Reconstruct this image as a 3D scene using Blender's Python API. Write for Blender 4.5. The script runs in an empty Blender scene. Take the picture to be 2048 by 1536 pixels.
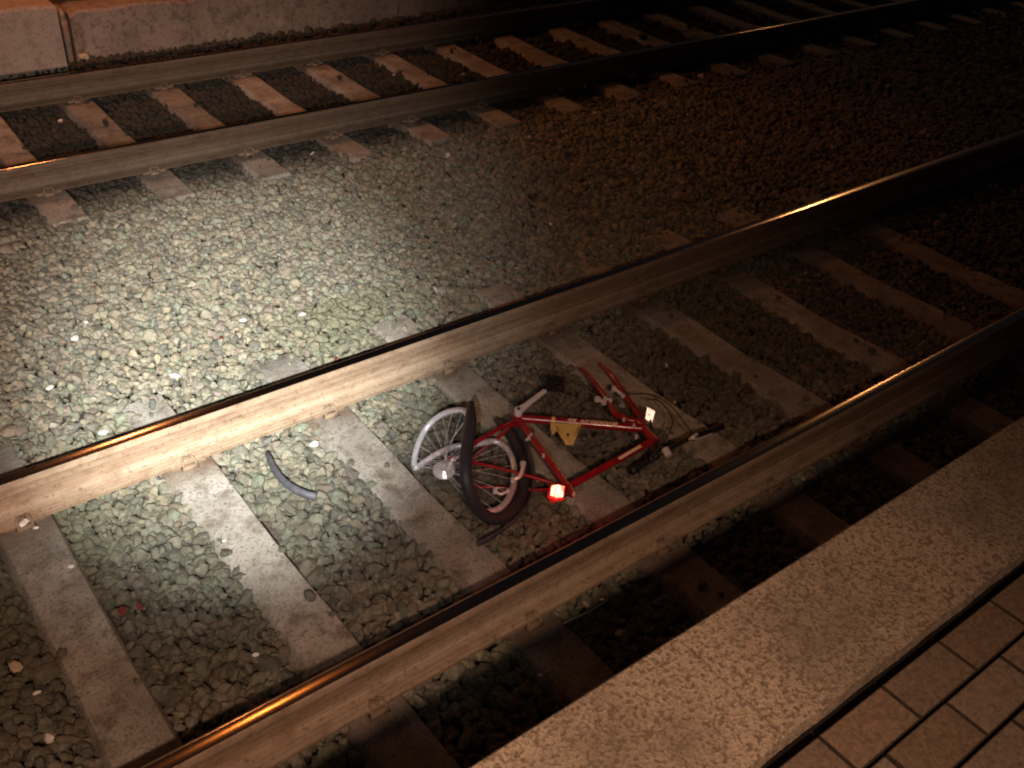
import bpy, bmesh, math, random
import numpy as np
from mathutils import Vector, Matrix

# ------------------------------------------------------------------ camera, world, lamps
sc = bpy.context.scene
COL = sc.collection
F_PX, YAW, PITCH, ROLL, CAM_Z = 1986.21, 0.70348, 0.61475, 0.07987, 2.8147
def cam_axes():
    cy, sy, cp, sp = math.cos(YAW), math.sin(YAW), math.cos(PITCH), math.sin(PITCH)
    fw = Vector((sy*cp, cy*cp, -sp)); rt = Vector((cy, -sy, 0)); up = rt.cross(fw)
    cr, sr = math.cos(ROLL), math.sin(ROLL)
    return cr*rt + sr*up, -sr*rt + cr*up, fw
RT, UP, FW = cam_axes()
CAM = Vector((0, 0, CAM_Z))
cd = bpy.data.cameras.new('camera'); cam = bpy.data.objects.new('camera', cd); COL.objects.link(cam)
m = Matrix((RT, UP, -FW)).transposed().to_4x4(); m.translation = CAM
cam.matrix_world = m
cd.sensor_width = 36; cd.lens = F_PX/2048*36; cd.clip_start = .05; cd.clip_end = 500
sc.camera = cam

w = bpy.data.worlds.new('World'); sc.world = w; w.use_nodes = True
bg = w.node_tree.nodes['Background']
bg.inputs[0].default_value = (.78, .84, 1.0, 1); bg.inputs[1].default_value = .0062
vs = sc.view_settings
vs.view_transform = 'Standard'; vs.look = 'None'; vs.exposure = 0; vs.gamma = 1
sc.cycles.filter_width = 2.1
sc.cycles.sample_clamp_indirect = 4

def lamp(name, kind, loc, color, power, size, target=None, angle=None, blend=1.0):
    d = bpy.data.lights.new(name, kind); d.color = color; d.energy = power; d.shadow_soft_size = size
    o = bpy.data.objects.new(name, d); COL.objects.link(o); o.location = loc
    if target is not None:
        o.rotation_euler = (Vector(target) - Vector(loc)).to_track_quat('-Z', 'Y').to_euler()
        d.spot_size = math.radians(angle); d.spot_blend = blend
    return o
# hand torch held beside the camera, its beam on the far rail of the near track
lamp('torch', 'SPOT', (-.22, -.02, 2.62), (.98, 1, .95), 2800, .025, (1.50, 3.82, 0), 26, 1.0)
lamp('torch_halo', 'SPOT', (-.21, -.02, 2.62), (.98, 1, .97), 640, .025, (1.75, 4.6, 0), 40, 1.0)
# weak spill of the same torch over the bicycle
lamp('torch_spill', 'SPOT', (-.20, -.02, 2.62), (1, .89, .84), 52, .025, (1.78, 3.1, .1), 38, 1.0)
# lamp of the platform behind the photographer
lamp('platform_lamp', 'SPOT', (-.4, -1.2, 3.5), (1, .60, .40), 460, .10, (.1, .9, .6), 88, 1.0)
lamp('added_wall_light', 'SPOT', (-4.0, -7.0, 4.2), (1, .62, .46), 4200, .15, (1.2, 8.7, .3), 32, 1.0)  # added light to brighten the far wall, no known lamp stands there
# sodium lamps over the far side of the line: orange tops of the far sleepers, glints on the rail heads
lamp('sodium_lamp', 'SPOT', (4.0, 10.9, 12.6), (1, .27, .05), 220, .3, (1.2, 5.4, 0), 60, 1.0)
lamp('low_sodium_lamp', 'SPOT', (2.2, 9.3, 4.0), (1, .32, .10), 270, .2, (3.0, 7.2, 0), 104, 1.0)
lamp('distant_lamp', 'POINT', (22.2, 13.1, 10.0), (1, .44, .15), 400, .25)

# ------------------------------------------------------------------ helpers
def at(u, v, z):
    """point of the place at height z that stands behind a given spot of the 2048 px photograph"""
    d = FW + RT*((u-1024)/F_PX) - UP*((v-768)/F_PX)
    return CAM + d*((z-CAM_Z)/d.z)
def link(name, mesh, mats, parent=None, smooth=None):
    o = bpy.data.objects.new(name, mesh); COL.objects.link(o)
    for mm in (mats if isinstance(mats, (list, tuple)) else [mats]):
        mesh.materials.append(mm)
    if parent is not None: o.parent = parent
    if smooth is True: mesh.shade_smooth()
    elif smooth is False: mesh.shade_flat()
    return o
def tag(o, label=None, cat=None, group=None, kind=None):
    for k, v in (('label', label), ('category', cat), ('group', group), ('kind', kind)):
        if v: o[k] = v
    return o
def empty(name, loc):
    o = bpy.data.objects.new(name, None); COL.objects.link(o); o.location = loc; o.empty_display_size = .1
    return o
class MB:
    def __init__(s): s.v = []; s.f = []; s.mi = []
    def add(s, vs, fs, mi=0):
        n = len(s.v); s.v += [tuple(p) for p in vs]; s.f += [tuple(i+n for i in f) for f in fs]; s.mi += [mi]*len(fs)
    def box(s, c, size, R=None, mi=0, taper=1.0):
        hx, hy, hz = [a/2 for a in size]; P = []
        for z, t in ((-hz, 1), (hz, taper)):
            for x, y in ((-hx, -hy), (hx, -hy), (hx, hy), (-hx, hy)): P.append(Vector((x*t, y*t, z)))
        if R is not None: P = [R @ p for p in P]
        P = [p + Vector(c) for p in P]
        s.add(P, [(3,2,1,0),(4,5,6,7),(0,1,5,4),(1,2,6,5),(2,3,7,6),(3,0,4,7)], mi)
    def tube(s, pts, r, n=10, closed=False, caps=True, mi=0, flat=None):
        pts = [Vector(p) for p in pts]; N = len(pts)
        rs = r if isinstance(r, (list, tuple)) else [r]*N
        T = []
        for i in range(N):
            a = pts[(i-1) % N] if closed or i > 0 else pts[i]; b = pts[(i+1) % N] if closed or i < N-1 else pts[i]
            T.append((b-a).normalized())
        u = T[0].orthogonal().normalized(); V = []
        if flat is not None: u = (Vector(flat) - T[0]*T[0].dot(Vector(flat))).normalized()
        for i in range(N):
            u = (u - T[i]*u.dot(T[i])).normalized(); k = T[i].cross(u)
            if flat is not None:
                u2 = Vector(flat) - T[i]*T[i].dot(Vector(flat))
                if u2.length > .2: u = u2.normalized(); k = T[i].cross(u)
            for j in range(n):
                a = 2*math.pi*j/n
                rx, ry = rs[i] if isinstance(rs[i], (list, tuple)) else (rs[i], rs[i])
                V.append(pts[i] + u*(rx*math.cos(a)) + k*(ry*math.sin(a)))
        Fc = []
        for i in range(N if closed else N-1):
            for j in range(n):
                a, b = i*n+j, i*n+(j+1) % n; c, d = ((i+1) % N)*n+(j+1) % n, ((i+1) % N)*n+j
                Fc.append((a, b, c, d))
        if caps and not closed:
            Fc += [tuple(reversed(range(n))), tuple(range((N-1)*n, N*n))]
        s.add(V, Fc, mi)
    def build(s, name, mats, parent=None, smooth=None):
        me = bpy.data.meshes.new(name); me.from_pydata(s.v, [], s.f); me.update()
        me.polygons.foreach_set('material_index', s.mi)
        o = link(name, me, mats, parent, smooth)
        return o
def auto_smooth(o, deg=40):
    me = o.data; me.shade_smooth()
    bm = bmesh.new(); bm.from_mesh(me)
    for e in bm.edges:
        if len(e.link_faces) == 2 and e.calc_face_angle(0) > math.radians(deg): e.smooth = False
    bm.normal_update(); bm.to_mesh(me); bm.free(); return o
def spline(pts, per=8, closed=False):
    P = [Vector(p) for p in pts]; n = len(P); out = []
    rng = range(n) if closed else range(n-1)
    for i in rng:
        p1, p2 = P[i], P[(i+1) % n]
        p0 = P[(i-1) % n] if closed or i > 0 else p1*2-p2
        p3 = P[(i+2) % n] if closed or i < n-2 else p2*2-p1
        for j in range(per):
            t = j/per
            out.append(.5*((2*p1)+(p2-p0)*t+(2*p0-5*p1+4*p2-p3)*t*t+(3*p1-p0-3*p2+p3)*t**3))
    if not closed: out.append(P[-1])
    return out

# ------------------------------------------------------------------ materials
def newmat(name, rough=.8, metal=0.0, base=(.5,.5,.5), spec=.5):
    mt = bpy.data.materials.new(name); mt.use_nodes = True
    nt = mt.node_tree; b = nt.nodes['Principled BSDF']
    b.inputs['Base Color'].default_value = (*base, 1); b.inputs['Roughness'].default_value = rough
    b.inputs['Metallic'].default_value = metal; b.inputs['Specular IOR Level'].default_value = spec
    return mt, nt, b
def N(nt, kind, **kw):
    n = nt.nodes.new(kind)
    for k, v in kw.items():
        if k in n.inputs: n.inputs[k].default_value = v
        else: setattr(n, k, v)
    return n
def ramp(nt, fac, stops):
    r = nt.nodes.new('ShaderNodeValToRGB'); e = r.color_ramp.elements
    while len(e) < len(stops): e.new(.5)
    for i, (p, c) in enumerate(stops):
        e[i].position = p; e[i].color = (*c, 1)
    nt.links.new(fac, r.inputs[0]); return r.outputs[0]
def coords(nt, scale=(1,1,1), world=False):
    if world:
        g = nt.nodes.new('ShaderNodeNewGeometry'); out = g.outputs['Position']
    else:
        t = nt.nodes.new('ShaderNodeTexCoord'); out = t.outputs['Object']
    mp = nt.nodes.new('ShaderNodeMapping'); mp.inputs['Scale'].default_value = scale
    nt.links.new(out, mp.inputs[0]); return mp.outputs[0]
def noise(nt, vec, scale, detail=4, rough=.6):
    n = N(nt, 'ShaderNodeTexNoise', Scale=scale, Detail=detail, Roughness=rough)
    nt.links.new(vec, n.inputs['Vector']); return n.outputs['Fac']
def mix(nt, a, b, fac, mode='MIX'):
    n = nt.nodes.new('ShaderNodeMix'); n.data_type = 'RGBA'; n.blend_type = mode
    for sock, val in ((n.inputs[0], fac), (n.inputs[6], a), (n.inputs[7], b)):
        if isinstance(val, (int, float)): sock.default_value = val
        elif isinstance(val, tuple): sock.default_value = (*val, 1)
        else: nt.links.new(val, sock)
    return n.outputs[2]
def bump(nt, b, h, strength=.4, dist=.01):
    n = N(nt, 'ShaderNodeBump', Strength=strength, Distance=dist)
    nt.links.new(h, n.inputs['Height']); nt.links.new(n.outputs[0], b.inputs['Normal'])

def mat_concrete(name, dark, light, spot, world=True, stain=(.10,.075,.05), sscale=90):
    mt, nt, b = newmat(name, .9)
    v = coords(nt, world=world)
    n1 = noise(nt, v, 3.1, 5, .65); n2 = noise(nt, v, sscale, 3, .7); n3 = noise(nt, v, 11, 6, .7)
    c = ramp(nt, n1, [(.32, dark), (.68, light)])
    c = mix(nt, c, stain, ramp(nt, n3, [(.52, (0,0,0)), (.72, (.8,.8,.8))]))
    c = mix(nt, c, spot, ramp(nt, n2, [(.52, (0,0,0)), (.66, (.75,.75,.75))]))
    nt.links.new(c, b.inputs['Base Color'])
    bump(nt, b, n2, .5, .004)
    return mt
M = {}
mt, nt, b = newmat('sleeper_concrete', .92, spec=.3); M['sleeper'] = mt
oi = nt.nodes.new('ShaderNodeObjectInfo'); vw = coords(nt, world=True); vo_ = coords(nt)
c = ramp(nt, noise(nt, vw, 3.4, 6, .66), [(.30, (.235,.215,.19)), (.5, (.345,.325,.29)), (.68, (.48,.455,.415))])
c = mix(nt, c, (.13,.10,.07), ramp(nt, noise(nt, vw, 9, 6, .7), [(.50, (0,0,0)), (.68, (.85,.85,.85))]))
n2 = noise(nt, vw, 85, 4, .72)
c = mix(nt, c, (.10,.085,.065), ramp(nt, n2, [(.52, (0,0,0)), (.64, (.8,.8,.8))]))
c = mix(nt, c, (.52,.49,.44), ramp(nt, noise(nt, coords(nt, (9, 3, 9), True), 5, 4, .7), [(.64, (0,0,0)), (.72, (.6,.6,.6))]))
# rust and oil bled from the rails
sx_ = nt.nodes.new('ShaderNodeSeparateXYZ'); nt.links.new(vo_, sx_.inputs[0])
ab = N(nt, 'ShaderNodeMath', operation='ABSOLUTE'); nt.links.new(sx_.outputs[1], ab.inputs[0])
di = N(nt, 'ShaderNodeMath', operation='SUBTRACT'); nt.links.new(ab.outputs[0], di.inputs[0]); di.inputs[1].default_value = .7535
da = N(nt, 'ShaderNodeMath', operation='ABSOLUTE'); nt.links.new(di.outputs[0], da.inputs[0])
pn = N(nt, 'ShaderNodeMath', operation='MULTIPLY_ADD'); nt.links.new(noise(nt, vw, 7, 4, .6), pn.inputs[0]); pn.inputs[1].default_value = .25; nt.links.new(da.outputs[0], pn.inputs[2])
c = mix(nt, c, (.14,.085,.05), ramp(nt, pn.outputs[0], [(.20, (.75,.75,.75)), (.36, (0,0,0))]))
c = mix(nt, c, ramp(nt, oi.outputs['Random'], [(0, (.78,.78,.78)), (1, (1.1,1.08,1.05))]), 1.0, 'MULTIPLY')
nt.links.new(c, b.inputs['Base Color']); bump(nt, b, n2, .8, .006)
mt, nt, b = newmat('platform_concrete', .9); M['platform_edge'] = mt
v = coords(nt, world=True)
c = ramp(nt, noise(nt, v, 2.4, 3, .5), [(.3, (.42,.335,.24)), (.7, (.54,.44,.325))])
def speckle(scale, thr, wv=.35):
    dn = N(nt, 'ShaderNodeTexNoise', Scale=scale*1.3, Detail=2); nt.links.new(v, dn.inputs['Vector'])
    mx = mix(nt, v, dn.outputs['Color'], .006)
    vo = N(nt, 'ShaderNodeTexVoronoi', Scale=scale); nt.links.new(mx, vo.inputs['Vector'])
    sp_ = nt.nodes.new('ShaderNodeSeparateColor'); nt.links.new(vo.outputs['Color'], sp_.inputs[0])
    return ramp(nt, sp_.outputs[0], [(thr, (0,0,0)), (thr+wv, (1,1,1))]), vo.outputs['Distance']
k1, n2 = speckle(120, .48); k2, _ = speckle(210, .55)
c = mix(nt, c, (.15,.10,.06), mix(nt, (0.0,0.0,0.0), k1, .75)); c = mix(nt, c, (.12,.085,.055), mix(nt, (0.0,0.0,0.0), k2, .5))
c = mix(nt, c, (.60,.5,.4), mix(nt, (0.0,0.0,0.0), speckle(150, .75, .2)[0], .45))
c = mix(nt, c, (.17,.14,.105), ramp(nt, noise(nt, v, 3.2, 4, .6), [(.45, (0,0,0)), (.68, (.55,.55,.55))]))
nt.links.new(c, b.inputs['Base Color']); bump(nt, b, n2, .5, .003)
M['wall'] = mat_concrete('wall_concrete', (.22,.16,.125), (.34,.255,.20), (.12,.09,.065), stain=(.055,.042,.03), sscale=26)
M['pier'] = mat_concrete('pier_concrete', (.33,.26,.21), (.42,.335,.28), (.2,.15,.12), stain=(.2,.15,.11), sscale=40)

def mat_attr(name, rough, spec=.3, nscale=60, amount=.5, bumpd=.004):
    mt, nt, b = newmat(name, rough, spec=spec)
    a = nt.nodes.new('ShaderNodeAttribute'); a.attribute_name = 'col'
    v = coords(nt, world=True); n = noise(nt, v, nscale, 4, .7)
    k = ramp(nt, n, [(.25, (1-amount,)*3), (.75, (1+amount*.4,)*3)])
    c = mix(nt, a.outputs['Color'], k, 1.0, 'MULTIPLY')
    nt.links.new(c, b.inputs['Base Color']); bump(nt, b, n, .5, bumpd)
    return mt
M['stone'] = mat_attr('ballast_stone', .85, .35)
M['paver'] = mat_attr('clay_paver', .9, .25, 85, .6, .003)
M['soil'], nt, b = newmat('dark_soil', .95)
v = coords(nt, world=True)
nt.links.new(ramp(nt, noise(nt, v, 14, 6, .7), [(.3, (.05,.042,.032)), (.7, (.11,.09,.066))]), b.inputs['Base Color'])
bump(nt, b, noise(nt, v, 40, 4), .8, .02)
M['dark'], _, _ = newmat('dark_gap', .95, base=(.009,.008,.007))

# rusted side of a rail, streaked along its length, and its worn bright head
def rust(name, k):
    mt, nt, b = newmat(name, .72, spec=.35); M[name] = mt
    v = coords(nt, (.13, 34, 60)); n1 = noise(nt, v, 1.6, 7, .68)
    v2 = coords(nt, (5, 9, 9)); n2 = noise(nt, v2, 2.2, 5, .6)
    c = ramp(nt, n1, [(.30, (.175,.112,.075)), (.42, (.245,.172,.115)), (.55, (.315,.24,.168)), (.70, (.41,.33,.24))])
    c = mix(nt, c, (.12,.065,.035), ramp(nt, n2, [(.47, (0,0,0)), (.72, (.5,.5,.5))]))
    v3 = coords(nt); c = mix(nt, c, (.10,.06,.035), ramp(nt, noise(nt, v3, 55, 3, .7), [(.55, (0,0,0)), (.68, (.65,.65,.65))]))
    c = mix(nt, c, (k, k, k), 1.0, 'MULTIPLY'); nt.links.new(c, b.inputs['Base Color']); bump(nt, b, n1, .25, .003)
rust('rust', 1.0); rust('shaded_rust', .45)
mt, nt, b = newmat('worn_rail_head', .17, 1.0, (.52,.46,.40)); M['head'] = mt
v = coords(nt, (.6, 130, 10)); n1 = noise(nt, v, 1.5, 4, .6)
r = ramp(nt, n1, [(.3, (.125,)*3), (.7, (.18,)*3)]); nt.links.new(r, b.inputs['Roughness'])

def simple(name, base, rough=.5, metal=0.0, spec=.5, var=.25, scale=30, coat=0):
    mt, nt, b = newmat(name, rough, metal, base, spec)
    v = coords(nt, world=True); n = noise(nt, v, scale, 4, .65)
    lo = tuple(x*(1-var) for x in base); hi = tuple(min(1, x*(1+var)) for x in base)
    nt.links.new(ramp(nt, n, [(.3, lo), (.7, hi)]), b.inputs['Base Color'])
    r = ramp(nt, n, [(.3, (max(.05, rough-.08),)*3), (.7, (min(1, rough+.1),)*3)])
    nt.links.new(r, b.inputs['Roughness'])
    b.inputs['Coat Weight'].default_value = coat; b.inputs['Coat Roughness'].default_value = .12
    M[name] = mt; return mt
simple('red_paint', (.27, .006, .011), .32, 0, .5, .3, 12, .6)
simple('alloy', (.80, .76, .78), .34, .3, .5, .15)
simple('rim_alloy', (.60, .60, .66), .3, .35, .5, .15)
simple('tyre_rubber', (.020, .020, .026), .62, 0, .5, .4, 90)
simple('black_plastic', (.012, .012, .015), .45, 0, .5, .3)
simple('grey_rubber', (.05, .05, .062), .6, 0, .5, .4)
simple('yellow_plastic', (.74, .55, .20), .5, 0, .4, .15)
simple('cream_lettering', (.85, .62, .42), .5, 0, .4, .1)
simple('clip_steel', (.19, .135, .09), .75, 0)
simple('white_litter', (.78, .77, .74), .7, 0, .3, .1, 60)
simple('red_litter', (.16, .03, .03), .6, 0, .3, .3, 60)
simple('yellow_litter', (.62, .52, .12), .4, 0, .5, .2, 60)
simple('tan_litter', (.5, .40, .28), .7, 0, .3, .2, 60)
simple('weed_leaf', (.04, .055, .022), .7, 0, .3, .5, 20)
mt, nt, b = newmat('reflector_white', .3, .55, (.95,.95,.95)); M['reflector'] = mt
v = coords(nt); w1 = N(nt, 'ShaderNodeTexChecker', Scale=420); nt.links.new(v, w1.inputs['Vector']); bump(nt, b, w1.outputs['Fac'], .12, .0005)
mt, nt, b = newmat('lit_lens', .3, 0, (.8,.1,.06)); M['lens'] = mt
b.inputs['Emission Color'].default_value = (1, .26, .15, 1)
v = coords(nt, world=True); vo = N(nt, 'ShaderNodeTexVoronoi', Scale=75); nt.links.new(v, vo.inputs['Vector'])
er = N(nt, 'ShaderNodeMapRange'); er.inputs[1].default_value = .1; er.inputs[2].default_value = .75; er.inputs[3].default_value = 11; er.inputs[4].default_value = 1.6
nt.links.new(vo.outputs['Distance'], er.inputs[0]); nt.links.new(er.outputs[0], b.inputs['Emission Strength'])
mt, nt, b = newmat('red_lens', .25, 0, (.55,.02,.015)); M['red_lens'] = mt
b.inputs['Emission Color'].default_value = (1, .03, .02, 1); b.inputs['Emission Strength'].default_value = .22

# ------------------------------------------------------------------ layout of the two tracks (metres; sleeper tops at z = 0)
G = 1.507; YA, YB = 1.8726, 6.3039; PA, XA, XB = .66957, .3761, 2.0445; HEAD = .1996
CA, CB = YA+G/2, YB+G/2
PLAT_Y, PLAT_Z = .9625, .95
rng = np.random.default_rng(7); random.seed(7)

# ------------------------------------------------------------------ ground, platform, far bank
g = MB()
xs = np.concatenate([np.linspace(-200, -6, 4), np.linspace(-4, 22, 105), np.linspace(30, 250, 5)])
ys = np.concatenate([[-200, -20], np.linspace(.4, 11, 54), [20, 80, 250]])
V = []
for y in ys:
    for x in xs:
        V.append((x, y, -.085 + .012*math.sin(x*7.1+y*3.3)*math.sin(y*9.7-x*2.1)))
nx = len(xs)
g.add(V, [(j*nx+i, j*nx+i+1, (j+1)*nx+i+1, (j+1)*nx+i) for j in range(len(ys)-1) for i in range(nx-1)])
tag(g.build('ground', M['soil'], smooth=True), kind='structure')

p = MB(); p.box((15, -14.62, .42), (150, 31.0, .94))
tag(p.build('platform', M['wall']), kind='structure')
# coping slabs with a joint each 1.2 m, their inner edge slightly broken
c = MB(); X0 = 1.398
for k in range(-6, 26):
    x0, x1 = X0+1.2*k+.003, X0+1.2*(k+1)-.003
    n = 48; top = []; bot = []
    zt = PLAT_Z + random.uniform(-.001, .001)
    for i in range(n+1):
        x = x0+(x1-x0)*i/n
        e = .617 + .0018*math.sin(x*23.0) + random.uniform(-.0012, .0012)
        top.append(((x, e, zt), (x, PLAT_Y-.006, zt), (x, PLAT_Y, zt-.006), (x, PLAT_Y, .84)))
    V = [q for t in top for q in t] + [(t[0][0], t[0][1], .84) for t in top]
    F = []
    for i in range(n):
        a, bb = i*4, (i+1)*4
        F += [(a, bb, bb+1, a+1), (a+1, bb+1, bb+2, a+2), (a+2, bb+2, bb+3, a+3)]
        o0 = (n+1)*4
        F.append((a, o0+i, o0+i+1, bb))
    F += [(0, 1, 2, 3, (n+1)*4), (n*4, (n+1)*4+n, n*4+3, n*4+2, n*4+1)]
    F = [tuple(reversed(f)) for f in F]
    c.add(V, F)
tag(c.build('platform_coping', M['platform_edge']), kind='structure')
# clay paving in running courses behind a dark channel
pv = MB(); pc = []
PXW, PYW = .2372, .1163
for r in range(0, 30):
    y1 = .5815 - r*PYW; y0 = y1 - PYW
    off = 1.4618 + (.0885*r)
    for k in range(-14, 32):
        x0 = off + k*PXW; x1 = x0 + PXW
        if x0 > 7.5 or x1 < -1.5: continue
        gp = .0046; dz = random.uniform(-.0026, .0026); ch = .0035
        zt = PLAT_Z - .003 + dz; tx, ty = random.uniform(-.0012, .0012), random.uniform(-.0012, .0012)
        a = [(x0+gp, y0+gp), (x1-gp, y0+gp), (x1-gp, y1-gp), (x0+gp, y1-gp)]
        bq = [(x0+gp+ch, y0+gp+ch), (x1-gp-ch, y0+gp+ch), (x1-gp-ch, y1-gp-ch), (x0+gp+ch, y1-gp-ch)]
        Vv = [(x, y, zt-.05) for x, y in a] + [(x, y, zt-ch*.7) for x, y in a] + [(x, y, zt + (tx if i in (1, 2) else 0) + (ty if i > 1 else 0)) for i, (x, y) in enumerate(bq)]
        pv.add(Vv, [(0,1,5,4),(1,2,6,5),(2,3,7,6),(3,0,4,7),(4,5,9,8),(5,6,10,9),(6,7,11,10),(7,4,8,11),(8,9,10,11)])
        t = random.uniform(.86, 1.12); h = random.uniform(-.015, .015)
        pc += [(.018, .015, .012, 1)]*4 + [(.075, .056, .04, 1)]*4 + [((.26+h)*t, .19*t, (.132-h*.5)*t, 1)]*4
po = pv.build('platform_paving', M['paver'])
at_ = po.data.attributes.new('col', 'FLOAT_COLOR', 'POINT'); at_.data.foreach_set('color', np.array(pc, np.float32).ravel())
tag(po, kind='structure')
gc = MB(); gc.box((15, .599, .893), (60, .030, .020)); tag(gc.build('drain_channel', M['dark']), kind='structure')
gj = MB(); gj.box((15, -.45, .902), (60, 2.0, .016)); tag(gj.build('paving_bed', M['dark']), kind='structure')
pb = MB(); pb.box((15, -15.3, .92), (60, 27.6, .055)); tag(pb.build('platform_surface', M['soil']), kind='structure')

bk = MB(); bk.box((20, 25.2, .07), (160, 32.4, .36)); tag(bk.build('bank', M['soil']), kind='structure')

# ------------------------------------------------------------------ far wall: pale pier and long wall of panels
w = MB()
for x0, x1, y in [(2.40, 3.42, 8.86), (3.428, 5.6, 8.87), (5.608, 7.8, 8.865), (7.808, 10.0, 8.87), (10.008, 14.0, 8.87), (14.008, 26, 8.87)]:
    n = max(4, int((x1-x0)/.09)); V = []
    for i in range(n+1):
        x = x0+(x1-x0)*i/n
        h = .345 + .006*math.sin(x*9)+random.uniform(-.005, .005)
        if i in (0, n): h -= .03
        yo = y + random.uniform(-.004, .004)
        V += [(x, yo, -.12), (x, yo+random.uniform(-.006, .006), .08), (x, yo+.004, h-.02), (x, yo+.02, h), (x, y+.3, h), (x, y+.3, -.12)]
    F = [(i*6+j, (i+1)*6+j, (i+1)*6+j+1, i*6+j+1) for i in range(n) for j in range(5)]
    F += [tuple(reversed(range(6))), tuple(n*6+j for j in range(6))]
    w.add(V, F)
wo = w.build('retaining_wall', M['wall'])
tag(wo, 'long low stained concrete wall in brown panels running along the back of the far track', 'wall')
pr = MB(); V = []
n = 20
for i in range(n+1):
    x = -2.0+(2.27+2.0)*i/n
    yo = 8.70+random.uniform(-.004, .004); h = .455+random.uniform(-.006, .006)-(.02 if i == n else 0)
    V += [(x, yo, -.12), (x, yo+.004, .15), (x, yo+.004, h-.025), (x, yo+.022, h), (x, 9.2, h), (x, 9.2, -.12)]
pr.add(V, [(i*6+j, (i+1)*6+j, (i+1)*6+j+1, i*6+j+1) for i in range(n) for j in range(5)] + [tuple(reversed(range(6))), tuple(n*6+j for j in range(6))])
tag(pr.build('wall_block', M['pier']), 'pale taller concrete wall block standing proud of the brown wall in the top left corner', 'wall block')
cp = MB(); cp.tube([(2.335, 8.80, -.1), (2.335, 8.80, .30)], .026, 10); cp.tube([(2.335, 8.80, .29), (2.335, 8.84, .35), (2.335, 8.95, .37)], .026, 10)
tag(cp.build('drain_pipe', M['wall'], smooth=True), 'thin upright pipe in the dark gap between the pale wall block and the brown wall', 'pipe')

# ------------------------------------------------------------------ rails
def rail_mesh():
    hw, H = .036, HEAD
    right = [(.075, .020), (.075, .031), (.050, .036), (.022, .046), (.010, .062), (.0085, .105), (.011, .132), (.022, .143), (.0345, .148), (.036, .172),
             (.0358, H-.0135), (.0335, H-.0078), (.0300, H-.0046), (.0262, H-.0027)]
    top = [(yy_, H-yy_*yy_/.42) for yy_ in (.0235, .020, .016, .012, .008, .004, 0.0)]
    half = right + top
    prof = half + [(-x, z) for x, z in reversed(half[:-1])]
    n = len(prof); xs = np.linspace(-14, 90, 105); mb = MB()
    V = [(x, y, z) for x in xs for y, z in prof]
    nr = len(right)
    for i in range(len(xs)-1):
        for j in range(n):
            a, b_ = i*n+j, i*n+(j+1) % n
            head = nr <= j < n-nr-1
            mb.mi.append(1 if head else 0); mb.f.append((a, b_, b_+n, a+n))
    mb.v = V
    return mb
proto = None
for y, lab in [(YA, 'rail nearest the platform, rusty brown side, bright glint on its head at the right'),
               (YA+G, 'rail lit cream by the torch beam, just beyond the smashed bicycle'),
               (YB, 'dull brown rail beyond the torchlit ballast, nearer of the two far track rails'),
               (YB+G, 'farthest rail, almost lost in the dark in front of the low wall')]:
    if proto is None:
        proto = rail_mesh().build('rail', [M['rust'], M['head']]); auto_smooth(proto, 50); o = proto
    else:
        o = proto.copy(); COL.objects.link(o)
        if y > 5:                                # same rust, darkened: dimmer light on the far rails put into the colour
            if y == YB: dm = proto.data.copy(); dm.materials[0] = M['shaded_rust']
            o.data = dm
    o.location = (0, y-.010, 0); tag(o, lab, 'rail', 'rails of the two tracks')

# ------------------------------------------------------------------ sleepers
def sleeper_mesh(seed):
    rd = random.Random(seed); mb = MB(); V = []
    st = [-1.246, -1.238, -1.1, -.95, -.8, -.65, -.5, -.35, -.2, 0, .2, .35, .5, .65, .8, .95, 1.1, 1.238, 1.246]
    for i, y in enumerate(st):
        a = max(0, 1-abs(abs(y)-.02)/.75)
        tw = .099 - .008*a + rd.uniform(-.0015, .0015); zt = -.016*a*a + rd.uniform(-.0015, .0015)
        if i in (0, len(st)-1): tw -= .007; zt -= .008
        V += [(-.14, y, -.16), (-tw-.024, y, -.05+zt), (-tw-.007, y, -.009+zt), (-tw, y, zt), (tw, y, zt), (tw+.007, y, -.009+zt), (tw+.024, y, -.05+zt), (.14, y, -.16)]
    n = 8
    F = [(i*n+j, i*n+(j+1) % n, (i+1)*n+(j+1) % n, (i+1)*n+j) for i in range(len(st)-1) for j in range(n)]
    F = [tuple(reversed(f)) for f in F]
    F += [tuple(range(n)), tuple(reversed(range((len(st)-1)*n, len(st)*n)))]
    mb.add(V, F); return mb
def clip_mb(side):
    mb = MB(); s = side
    mb.box((0, s*.088, .008), (.075, .03, .018), taper=.7)
    pts = spline([(-.028, s*.095, .016), (-.024, s*.072, .036), (-.010, s*.058, .041), (0, s*.08, .042), (.010, s*.058, .041), (.024, s*.072, .036), (.028, s*.095, .016)], 4)
    mb.tube(pts, .006, 6)
    return mb
def pad_mb():
    mb = MB(); mb.box((0, 0, .0095), (.15, .149, .023)); return mb
cl_me = {}
def make_sleeper(seed, parts):
    mb = sleeper_mesh(seed)
    o = mb.build('sleeper', M['sleeper']); auto_smooth(o, 35)
    if parts:
        for yy in (-G/2, G/2):
            for key, fn, nm in (('pad', pad_mb, 'rail_pad'), (1, lambda: clip_mb(1), 'rail_clip'), (-1, lambda: clip_mb(-1), 'rail_clip')):
                if key not in cl_me:
                    t = fn().build(nm, M['clip_steel'], smooth=(key != 'pad')); cl_me[key] = t
                    t.parent = o; t.location = (0, yy, 0)
                else:
                    t = cl_me[key].copy(); COL.objects.link(t); t.parent = o; t.location = (0, yy, 0)
    return o
ORD = ['first','second','third','fourth','fifth','sixth','seventh','eighth','ninth','tenth','eleventh','twelfth','thirteenth','fourteenth','fifteenth','sixteenth','seventeenth','eighteenth','nineteenth','twentieth','twenty-first','twenty-second']
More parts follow.
